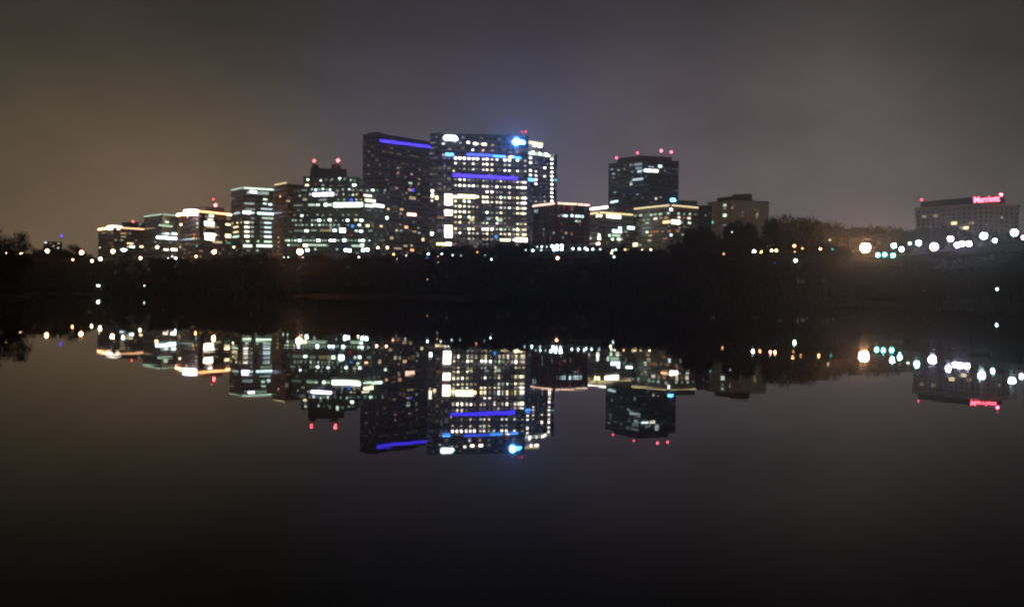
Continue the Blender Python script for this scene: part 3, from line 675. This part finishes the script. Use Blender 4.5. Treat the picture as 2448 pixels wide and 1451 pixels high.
# ------------------------------------------------------------------ bridge (runs away from us on the right)
def bx(y): return 149.5 + .06 * y
def bridge():
    y0, y1, W = 215, 640, 19
    dv = Vector((.06, 1, 0)).normalized(); nv = Vector((dv.y, -dv.x, 0))
    def P(y, s_, z): q = Vector((bx(y), y, z)) + nv * s_; return q
    zd = 20.6
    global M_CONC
    M_CONC = material('shade_dark_concrete', (.03, .028, .025), .9, .3, .2)  # night shade on the bridge is put into this near-black base colour
    root = empty('bridge', P(430, W / 2, 0), 'long concrete arch bridge carrying white street lamps down to the far bank at right', 'bridge')
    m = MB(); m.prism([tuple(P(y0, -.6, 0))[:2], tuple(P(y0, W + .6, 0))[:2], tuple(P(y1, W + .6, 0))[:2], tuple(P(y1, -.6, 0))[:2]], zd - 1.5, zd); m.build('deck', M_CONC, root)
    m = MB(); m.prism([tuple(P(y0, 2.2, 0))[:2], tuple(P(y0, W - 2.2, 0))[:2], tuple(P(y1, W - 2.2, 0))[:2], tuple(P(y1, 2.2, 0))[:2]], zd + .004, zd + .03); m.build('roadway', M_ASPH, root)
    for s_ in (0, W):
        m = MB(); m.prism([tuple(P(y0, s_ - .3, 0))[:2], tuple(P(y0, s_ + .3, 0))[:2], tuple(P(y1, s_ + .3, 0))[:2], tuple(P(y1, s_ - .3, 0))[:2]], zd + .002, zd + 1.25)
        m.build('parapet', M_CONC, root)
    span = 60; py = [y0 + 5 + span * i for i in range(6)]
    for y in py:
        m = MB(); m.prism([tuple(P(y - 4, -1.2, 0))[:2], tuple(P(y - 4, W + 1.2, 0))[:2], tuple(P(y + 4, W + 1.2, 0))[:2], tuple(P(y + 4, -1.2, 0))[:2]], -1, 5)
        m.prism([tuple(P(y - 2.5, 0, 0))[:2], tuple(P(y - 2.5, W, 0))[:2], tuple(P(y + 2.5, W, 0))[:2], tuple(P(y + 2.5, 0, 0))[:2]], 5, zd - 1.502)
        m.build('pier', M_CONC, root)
    for y in py[:-1]:
        for s_ in (2, W - 2):
            m = MB(); k = 16; pr = []
            for i in range(k + 1):
                t_ = i / k; yy = y + 2.5 + (span - 5) * t_; z = 4 + 14 * (1 - (2 * t_ - 1) ** 2) ** .8
                pr.append((yy, z))
            for (ya, za), (yb, zb) in zip(pr[:-1], pr[1:]):
                q = [P(ya, s_ - 1.3, za), P(ya, s_ + 1.3, za), P(yb, s_ + 1.3, zb), P(yb, s_ - 1.3, zb)]
                q2 = [v - Vector((0, 0, 1.5)) for v in q]
                m.quad(q); m.quad(q2[::-1]); m.quad([q2[0], q[0], q[3], q2[3]]); m.quad([q[1], q2[1], q2[2], q[2]])
            for i in (1, 2, 3, 4, 12, 13, 14, 15):
                yy, z = pr[i]; m.tube(P(yy, s_, z), P(yy, s_, zd - 1.5), .5, .5, 4)
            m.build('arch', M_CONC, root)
bridge()

# ------------------------------------------------------------------ lamps
SPH = {}
def lamp_head(c, s_, rr):
    key = (c, s_, rr)
    if key not in SPH:
        m = MB(); m.ball((0, 0, 0), rr, seg=12, rings=8); SPH[key] = m.mesh('lamp', emit(c, s_, True))
    return SPH[key]
def street_lamp(px, py, D, c, s_, rr, label, group=None, z0=None, name='street_lamp', X=None):
    if s_ < 13 and z0 is None: s_ *= .6; rr *= .7
    elif z0 is None: rr *= (.6 if 640 < px < 1650 else .75) if s_ < 60 else .95
    p = X if X is not None else at(px, py, D)
    gz = z0 if z0 is not None else max(land_z(p.x, p.y), 0) - .2
    root = empty(name, (p.x, p.y, gz), label, 'street lamp', group)
    m = MB(); h = p.z - gz
    m.tube((0, 1.2, 0), (0, 1.2, h + .6), .16, .09, 6)
    m.tube((0, 1.2, h + .55), (0, .1, h + rr + .1), .07, .06, 5)
    o = m.build('pole', M_STEEL); o.parent = root
    m = MB(); m.tube((0, 0, h + rr * .8), (0, 0, h + rr + .35), rr * .75, .12, 10)
    o = m.build('lamp_cap', M_STEEL); o.parent = root
    o = bpy.data.objects.new('lamp', lamp_head(c, s_, rr)); COL.objects.link(o); o.parent = root; o.location = (0, 0, h)
    return root

GL = 'street lamps shining along the far bank'
# px, py, D, colour, strength, radius, label
LAMPS = [
 (13, 605, 300, 'a', 30, .30, 'small orange lamp under the bare tree at the left edge'),
 (51, 606, 527, 'a', 23, .85, 'orange lamp just right of the near bare tree at left'),
 (113, 600, 527, 'a', 28, 1.0, 'bright orange lamp under the tiny blue roof light at far left'),
 (195, 604, 527, 'a', 34, 1.1, 'large orange lamp in the gap left of the warm rimmed block'),
 (174, 621, 527, 'o', 13, .55, 'small orange lamp low on the left of the large orange lamp'),
 (220, 624, 527, 'y', 15, .7, 'yellow lamp low in the trees below the left end of the warm rimmed block'),
 (240, 619, 527, 'y', 14, 1.0, 'dull yellow lamp cluster among bare branches below the warm rimmed block'),
 (270, 601, 527, 'a', 34, 1.1, 'large pinkish orange lamp in front of the warm rimmed block'),
 (296, 598, 527, 'c', 16, .9, 'cool bluish lamp right of the large pinkish orange lamp'),
 (376, 591, 527, 'a', 21, .85, 'pinkish white lamp at the foot of the faint green rimmed block'),
 (336, 617, 527, 'y', 18, .75, 'pale yellow lamp in the black trees left of the green rimmed block'),
 (420, 617, 527, 'c', 13, .6, 'small bluish lamp low under the left end of the blazing roof edge'),
 (412, 613, 527, 'w', 7, .45, 'tiny cream lamp touching the small bluish lamp'),
 (402, 617, 527, 'w', 4, .45, 'faint cream lamp left of the tiny cream lamp'),
 (512, 602, 527, 'a', 37, 1.1, 'large orange lamp under the brown block with the blazing roof edge'),
 (469, 613, 527, 'o', 14, .7, 'deep orange lamp lighting branches below the brown block'),
 (559, 591, 527, 'y', 12, .6, 'small yellow lamp at the bottom left of the pale green rimmed slab'),
 (717, 602, 527, 'o', 140, 1.35, 'big red orange glowing lamp under the black stepped office'),
 (679, 615, 527, 'g', 4, .45, 'faint lamp pair, left one, low beside the big red orange lamp'),
 (689, 615, 527, 'g', 4, .45, 'faint lamp pair, right one, low beside the big red orange lamp'),
 (724, 615, 527, 'w', 3, .45, 'faint lamp directly below the big red orange lamp'),
 (858, 615, 527, 'y', 12, .55, 'small cream lamp alone in the black below the stepped office'),
 (903, 592, 527, 'a', 23, .8, 'left of two warm white lamps under the tower with the violet bar'),
 (926, 592, 527, 'a', 23, .8, 'right of two warm white lamps under the tower with the violet bar'),
 (941, 608, 527, 'o', 13, .6, 'small orange lamp low under the tower with the violet bar'),
 (1024, 607, 527, 'c', 16, .6, 'small bluish lamp low between the two tallest towers'),
 (1056, 607, 527, 'c', 7, .55, 'faint bluish lamp under the left corner of the tallest tower'),
 (1047, 613, 527, 'o', 3, .4, 'very faint orange lamp under the left corner of the tallest tower'),
 (1175, 620, 527, 'c', 13, .5, 'small bright bluish lamp in the black below the middle of the tallest tower'),
 (971, 611, 527, 'w', 5, .4, 'faint cream lamp between the orange and bluish small lamps under the towers'),
 (1333, 617, 527, 'o', 21, 1.0, 'round salmon red lamp alone below the parking garage'),
 (1333, 616.8, 539, 'w', 60, .55, 'white hot core lamp mounted in front of the salmon red lamp'),
 (1464, 599, 527, 'y', 16, .55, 'upper lamp of the small pair below the bright top floor corner office'),
 (1462, 605, 527, 'y', 18, .6, 'lower lamp of the small pair below the bright top floor corner office'),
 (1472, 597, 527, 'c', 9, .55, 'grey white lamp beside the small yellow pair'),
 (1468, 614, 527, 'c', 6, .7, 'dim grey lamp lowest under the small yellow pair'),
 (1494, 597, 527, 'o', 10, .55, 'small dull orange lamp right of the small yellow pair'),
 (1535, 597, 527, 'y', 5, .45, 'faint yellow lamp under the left part of the yellow rimmed block'),
 (1556, 597, 527, 'y', 16, .55, 'small cream lamp under the middle of the yellow rimmed block'),
 (1730, 607, 527, 'o', 12, .6, 'small orange lamp in front of the second round tree'),
 (1750, 555, 527, 'c', 3, .5, 'faint grey lamp high inside the second round tree'),
 (1803, 601, 527, 'c', 34, .85, 'bright blue white lamp in the dark trees right of centre'),
 (1820, 602, 527, 'o', 19, .7, 'orange lamp touching the bright blue white lamp'),
 (1845, 599, 527, 'a', 19, .7, 'left of two close amber lamps under the biggest round tree'),
 (1856, 599, 527, 'a', 20, .7, 'right of two close amber lamps under the biggest round tree'),
 (1899, 588, 527, 'o', 14, .75, 'orange lamp high in front of the biggest round tree'),
 (1900, 602, 527, 'o', 3, .6, 'dull brown lamp below the high orange lamp'),
 (1918, 594, 527, 'o', 7, .6, 'dim orange lamp right of the high orange lamp'),
 (1902, 623, 527, 'g', 21, .9, 'greenish white lamp low in the dark right bank'),
 (1853, 629, 527, 'b', .7, .5, 'very faint blue lamp low under the amber pair'),
 (1961, 595, 527, 'o', 13, .7, 'dull orange lamp alone between the round trees and the bridge end'),
 (1990, 596, 527, 't', 2, .6, 'faint teal lamp beside the dull orange one near the bridge end'),
 (1984, 574, 527, 'y', 2, .7, 'faint yellow lamp high in the trees near the bridge end'),
 (972, 609, 526, 'c', 1.5, .45, 'dim grey lamp among the small lights under the violet bar tower'),
 (949, 619, 526, 'c', 1.2, .45, 'dim grey lamp lowest under the violet bar tower'),
 (1022, 616, 526, 'k', 2, .45, 'dim blue lamp just below the small bluish lamp between the two tallest towers'),
 (1082, 610, 526, 'c', 6, .5, 'grey lamp under the bright corner windows of the tallest tower'),
 (1102, 611, 526, 'g', 1.5, .5, 'dim greenish lamp right of the grey one under the tallest tower'),
 (1047, 627, 526, 'l', 1.2, .45, 'dim lilac lamp lowest under the left corner of the tallest tower'),
 (1141, 603, 526, 'o', 5, .5, 'small orange lamp at the tree tops under the middle of the tallest tower'),
 (1160, 610, 526, 'c', 1, .5, 'dim grey lamp beside the bright bluish one under the tallest tower'),
 (235, 683, 524, 'c', 60, .45, 'white lamp at the waterline on the left bank'),
 (345, 683, 524, 'c', 9, .35, 'tiny white lamp at the waterline right of the brighter one'),
 (1022, 668, 530, 'o', 6, .4, 'tiny orange lamp low at the waterline below the towers'),
]
for q in LAMPS: street_lamp(*q, group=GL)
# bridge lamps
def blamp(px, py, side, c, s_, rr, label):
    t_ = ray(px, py); t_ = t_.x / t_.y
    y = (149.5 + (19 if side else 0)) / (t_ - .06)
    p = at(px, py, y)
    street_lamp(0, 0, 0, c, s_, rr * 1.4, label, 'white lamps along the bridge', z0=20.6, X=p)
for q in [
 (2425, 556, 0, 'c', 190, .80, 'rightmost big white lamp on the bridge'),
 (2447, 568, 0, 'l', 25, .45, 'small lilac lamp cut by the right picture edge on the bridge'),
 (2378, 575, 0, 'q', 55, .45, 'small blue white lamp between the two rightmost big bridge lamps'),
 (2352, 564, 0, 'c', 190, .85, 'second big white bridge lamp from the right'),
 (2316, 583, 0, 'l', 130, .7, 'right lamp of the merged white trio on the bridge'),
 (2300, 583, 0, 'l', 130, .7, 'middle lamp of the merged white trio on the bridge'),
 (2288, 586, 0, 'l', 130, .7, 'left lamp of the merged white trio on the bridge'),
 (2272, 571, 1, 'l', 120, .85, 'white lamp above the left end of the merged trio on the bridge'),
 (2233, 590, 1, 'l', 210, 1.25, 'large solitary lilac white lamp on the bridge'),
 (2196, 581, 0, 'q', 80, .75, 'teal tinted white lamp left of the large solitary bridge lamp'),
 (2175, 582, 0, 'g', 4, .5, 'faint greenish lamp left of the teal tinted bridge lamp'),
 (2155, 596, 0, 'q', 70, .7, 'white lamp close to the green signals on the bridge'),
 (2137, 587, 0, 'q', 70, .75, 'white lamp just above the green signals on the bridge'),
 (2069, 592, 0, 'a', 400, 1.8, 'huge warm white floodlight at the far end of the bridge')]:
    blamp(*q)
p = at(2384, 691, 392)
street_lamp(2384, 691, 366, 'c', 12, .35, 'white lamp low at the foot of a bridge pier by the water', z0=0)
p = at(2210, 695, 480)
street_lamp(2210, 695, 440, 'r', .5, .3, 'barely glowing red lamp low under the bridge', z0=0)
# green traffic signals
for i, (px, py, s_, lb) in enumerate(((2099, 610, 60, 'leftmost green traffic light at the bridge end'), (2115, 609, 45, 'middle green traffic light at the bridge end'), (2135, 611, 60, 'rightmost green traffic light at the bridge end'))):
    t_ = ray(px, py); y = 149.5 / (t_.x / t_.y - .06); p = at(px, py, y)
    root = empty('traffic_light', (p.x, p.y, 20.6), lb, 'traffic light', 'green traffic lights at the bridge end')
    h = p.z - 20.6
    m = MB(); m.tube((0, .8, 0), (0, .8, h + 2.4), .12, .1, 6); o = m.build('pole', M_STEEL); o.parent = root
    m = MB(); m.abox((0, .45, h + .8), .55, .3, 1.6); o = m.build('housing', M_STEEL); o.parent = root
    o = bpy.data.objects.new('lamp', lamp_head('t', s_ * .5, .95)); COL.objects.link(o); o.parent = root; o.location = (0, 0, h)

# ------------------------------------------------------------------ trees
def tree_meshes(seed, dense, Hh=1.0):
    """unit bare tree ~ 18 m tall: trunk+limbs mesh, crown (twig) mesh"""
    rnd = random.Random(seed)
    tr = MB(); cr_ = MB()
    Ht = 18.0; sp = 5.6 if dense < 2 else 7.2
    tr.tube((0, 0, -1), (.1, 0, 4.5), .45, .33, 8); tr.tube((.1, 0, 4.5), (.2, .1, 10), .33, .2, 7); tr.tube((.2, .1, 10), (0, 0, 15.5), .2, .06, 6)
    tips = []
    def limb(p, d, ln, r, lev):
        q = p + d * ln
        (tr if lev < 2 else cr_).tube(p, q, r, r * .6, 4)
        if lev == 3 or ln < .8:
            tips.append(q); return
        for _ in range(3 if lev < 2 else 2 + (dense > 1)):
            nd_ = (d + Vector((rnd.uniform(-.8, .8), rnd.uniform(-.8, .8), rnd.uniform(-.25, .7)))).normalized()
            limb(p + d * ln * rnd.uniform(.5, 1), nd_, ln * rnd.uniform(.55, .8), r * .6, lev + 1)
        tips.append(q)
    nl = 11 if dense < 2 else 14
    for i in range(nl):
        z = rnd.uniform(3.2, 14); a = i * 2.4 + rnd.uniform(-.4, .4)
        up = .35 + z / 18
        d = Vector((math.cos(a), math.sin(a), up)).normalized()
        k = math.sin(math.pi * min(1, max(.12, (z - 1) / 16))) ** .6
        limb(Vector((.1, .05, z)), d, sp * .55 * k, .16, 0)
    per = {0: 9, 1: 16, 2: 26}[dense]
    for q in tips:
        for _ in range(per):
            o = q + Vector((rnd.gauss(0, .75), rnd.gauss(0, .75), rnd.gauss(.1, .65)))
            d = Vector((rnd.uniform(-1, 1), rnd.uniform(-1, 1), rnd.uniform(-.3, 1))).normalized() * rnd.uniform(.5, 1.3)
            s_ = d.orthogonal().normalized(); s_.rotate(Matrix.Rotation(rnd.uniform(0, 6.28), 3, d)); s_ *= rnd.uniform(.04, .09) * (1 + .5 * dense)
            cr_.quad([o - s_, o + s_, o + d + s_ * .3, o + d - s_ * .3])
    zmax = max(v[2] for v in cr_.v)
    return tr.mesh('trunk', M_BARK), cr_.mesh('crown', M_TWIG), zmax, max(v[0] for v in cr_.v)
def round_meshes(seed):
    rnd = random.Random(seed); tr = MB(); c_ = MB()
    tr.tube((0, 0, -1), (0, 0, 5), .5, .38, 8); tr.tube((0, 0, 5), (.3, 0, 14), .38, .1, 7)
    lobes = [(Vector((0, 0, 10.2)), 6.6, 7.0)]
    for i in range(9):
        a = rnd.uniform(0, 6.28); e = rnd.uniform(-.3, 1.0)
        lobes.append((Vector((math.cos(a) * 4.6, math.sin(a) * 4.6, 9.6 + 5.2 * math.sin(e))), rnd.uniform(2.4, 3.6), rnd.uniform(2.2, 3.2)))
        q = lobes[-1][0]; tr.tube((0, 0, rnd.uniform(3.5, 8)), q, .2, .06, 5)
    for c, rh, rv in lobes:
        nt_ = int(7500 * (rh / 6.6) ** 2 * .8)
        for _ in range(nt_):
            d = Vector((rnd.gauss(0, 1), rnd.gauss(0, 1), rnd.gauss(0, 1))).normalized()
            r = rnd.random() ** .4 * rnd.uniform(.9, 1.06)
            o = c + Vector((d.x * rh * r, d.y * rh * r, d.z * rv * r))
            if o.z < 2.4: continue
            e = (d + Vector((rnd.uniform(-.6, .6), rnd.uniform(-.6, .6), rnd.uniform(-.1, .9)))).normalized() * rnd.uniform(.4, 1.1)
            s_ = e.orthogonal().normalized(); s_.rotate(Matrix.Rotation(rnd.uniform(0, 6.28), 3, e)); s_ *= rnd.uniform(.06, .14)
            c_.quad([o - s_, o + s_, o + e + s_ * .3, o + e - s_ * .3])
    return tr.mesh('trunk', M_BARK), c_.mesh('crown', M_TWIG), max(v[2] for v in c_.v) - .6, 8
PROTO = [tree_meshes(11 + i, d) for i, d in enumerate((0, 0, 1, 1, 1, 1, 2, 2, 2))]
PROTO += [round_meshes(51 + i) for i in range(4)]
print('tree faces', [len(p[1].polygons) for p in PROTO])
def tree(x, y, ztop, label, group=None, kinds=(1, 2, 3, 4, 5), wide=1.0, name='bare_tree', gz=None):
    k = random.choice(kinds); tm, cm, zm, _ = PROTO[k]
    if gz is None: gz = land_z(x, y)
    h = max(3, ztop - gz); s_ = h / zm
    root = empty(name, (x, y, gz), label, 'tree', group)
    root.rotation_euler[2] = random.uniform(0, 6.28)
    root.scale = (s_ * wide, s_ * wide, s_)
    for me, nm in ((tm, 'trunk'), (cm, 'crown')):
        o = bpy.data.objects.new(nm, me); COL.objects.link(o); o.parent = root
    return root
PROF = [(0, 592), (60, 600), (150, 592), (200, 603), (250, 616), (330, 618), (420, 614), (560, 606), (700, 606), (900, 603), (1030, 600), (1060, 587), (1150, 583), (1260, 581),
        (1290, 573), (1340, 574), (1380, 584), (1440, 592), (1500, 588), (1560, 590), (1610, 575), (1640, 572), (1720, 575), (1830, 578), (1860, 575), (1960, 572), (2040, 575), (2100, 590), (2200, 604), (2300, 600), (2448, 600)]
def prof(px):
    for (a, ya), (b_, yb) in zip(PROF[:-1], PROF[1:]):
        if a <= px <= b_: return ya + (yb - ya) * (px - a) / (b_ - a)
    return 600
rt = random.Random(3)
LB = 'bare winter tree in the black wooded band between the river and the lit buildings'
GT = 'bare trees along the far bank'
for row, (D, jit, off, drop) in enumerate(((533, 4, 3, 12), (562, 8, 0, 0), (592, 8, 0, 3))):
    px = -30 + row * 13
    while px < 2470:
        Y = D + rt.uniform(-jit, jit)
        x = at(px, 600, Y).x
        if row == 1 and 1255 < px < 1450: Y = 580
        if row == 0 and 1245 < px < 1455: dr = 27
        elif row == 0: dr = drop + rt.uniform(0, 14)
        else: dr = drop
        ty = prof(px) + dr + rt.gauss(0, 4)
        if x > bx(Y) - 10 and Y < 560: px += 30; continue
        if 2010 < px < 2200 and Y < 610: ty += 34
        P_ = at(px, ty, Y)
        tree(P_.x, Y, P_.z, LB, GT, wide=rt.uniform(.9, 1.25))
        px += rt.uniform(26, 44)
# ragged taller sprigs that break the top line
for px, ty, Y in ((300, 598, 610), (640, 598, 600), (900, 590, 605), (1110, 572, 600), (1230, 572, 603), (1305, 566, 600), (1185, 575, 598), (172, 577, 600), (190, 583, 605), (765, 597, 600), (1010, 596, 600), (1480, 578, 600), (1420, 580, 604)):
    P_ = at(px, ty, Y); tree(P_.x, Y, P_.z, LB, GT, kinds=(0, 1), wide=.8)
# named trees
for px, ty, Y, wd, lb in ((1673, 534, 600, .56, 'leftmost round topped tree, in front of the yellow rimmed block'),
                          (1771, 521, 600, .54, 'round topped tree in front of the tan apartment block'),
                          (1878, 511, 605, .68, 'highest round topped tree, right of the tan apartment block'),
                          (1938, 515, 607, .66, 'round topped tree leaning against the highest one on its right'),
                          (1990, 530, 640, .75, 'hazy round tree right of the two highest round trees'),
                          (2045, 537, 690, 1.2, 'hazy tree above the warm floodlight at the bridge end'),
                          (2120, 541, 720, 1.3, 'hazy tree above the green traffic lights'),
                          (1716, 560, 602, .9, 'lower round tree filling the gap beside the tan apartment block'),
                          (1818, 562, 602, .9, 'lower round tree between the tan block and the highest tree')):
    P_ = at(px, ty, Y); tree(P_.x, Y, P_.z, lb, kinds=(9, 10, 11, 12), wide=wd, name='round_tree')
GH = 'hazy trees below the hotel'
for px, ty, Y in ((2165, 549, 730), (2210, 545, 735), (2255, 538, 740), (2300, 552, 735), (2350, 558, 740), (2400, 552, 735), (2440, 556, 740), (2080, 556, 660), (2010, 560, 640), (2140, 566, 650), (2200, 570, 650), (2260, 572, 650), (2330, 574, 650), (2400, 574, 650), (1955, 552, 620)):
    P_ = at(px, ty, Y); tree(P_.x, Y, P_.z, 'hazy winter tree on the slope between the bridge lamps and the hotel', GH, kinds=(9, 10, 11, 12), wide=1.2)
y_ = 235.0
while y_ < 575:
    for off in (-5.5, 1.0) if y_ > 330 else (-5,):
        x_ = 149.5 + .06 * y_ + off + rt.uniform(-1.5, 1.5) if off < 0 else 149.5 + .06 * y_ - 10.5
        tree(x_, y_ + rt.uniform(-2, 2), (17.6 if off < 0 else 13.5) + rt.uniform(-2.2, 1.0), 'bare tree on the dark bank right below the bridge parapet', 'trees growing below the bridge', kinds=(3, 4, 5, 7, 8), wide=rt.uniform(.8, 1.1))
    y_ += rt.uniform(6.5, 9.5)
# nearer trees at the left edge
for px, ty, Y, k_, lb in ((12, 531, 285, (0,), 'tallest bare tree, near at the left edge with twigs against the sky'), (44, 546, 300, (0,), 'smaller bare tree right beside the tallest one at the left edge'),
                      (-30, 560, 275, (2,), 'bare tree cut off by the left picture edge'), (30, 600, 278, (3,), 'low bare tree at the foot of the tall ones at the left edge')):
    P_ = at(px, ty, Y); tree(P_.x, Y, P_.z, lb, kinds=k_, wide=1.0 if k_ == (0,) else .8, name='bare_tree')
# shore undergrowth: one uncountable mass
m = MB(); ru = random.Random(5)
def tuft(x, y, hh):
    z = land_z(x, y)
    for _ in range(9):
        o = Vector((x + ru.gauss(0, 1.1), y + ru.gauss(0, 1.1), z - .2)); d = Vector((ru.gauss(0, .8), ru.gauss(0, .8), hh * ru.uniform(.5, 1)))
        s_ = Vector((ru.uniform(-1, 1), ru.uniform(-1, 1), 0)).normalized() * .55
        m.quad([o - s_, o + s_, o + d + s_ * .4, o + d - s_ * .4])
for i in range(2600):
    px = ru.uniform(-40, 2480); Y = ru.choice((524, 527, 531, 545, 556, 575)) + ru.uniform(-2, 4)
    x = at(px, 600, Y).x; tuft(x, Y, ru.uniform(2.5, 6.5))
for i in range(160):
    Y = ru.uniform(268, 330); x = -.445 * Y - ru.uniform(-1, 14); tuft(x, Y, ru.uniform(1.5, 3.5))
tag(m.build('undergrowth', M_LEAF), 'dark scrub along the foot of the far bank', 'undergrowth', kind='stuff')

# ------------------------------------------------------------------ haze
hm = bpy.data.materials.new("night_mist"); hm.use_nodes = True
n = hm.node_tree.nodes; n.clear()
v = n.new('ShaderNodeVolumePrincipled')
v.inputs['Color'].default_value = (.9, .9, .92, 1); v.inputs['Density'].default_value = .00015; v.inputs['Anisotropy'].default_value = .82
o = n.new('ShaderNodeOutputMaterial'); hm.node_tree.links.new(v.outputs[0], o.inputs['Volume'])
m = MB(); m.abox((0, 1060, 82), 1900, 1110, 84.5)
hz = m.build('haze', hm); tag(hz, 'thin night mist over the river and town', 'haze', kind='stuff')
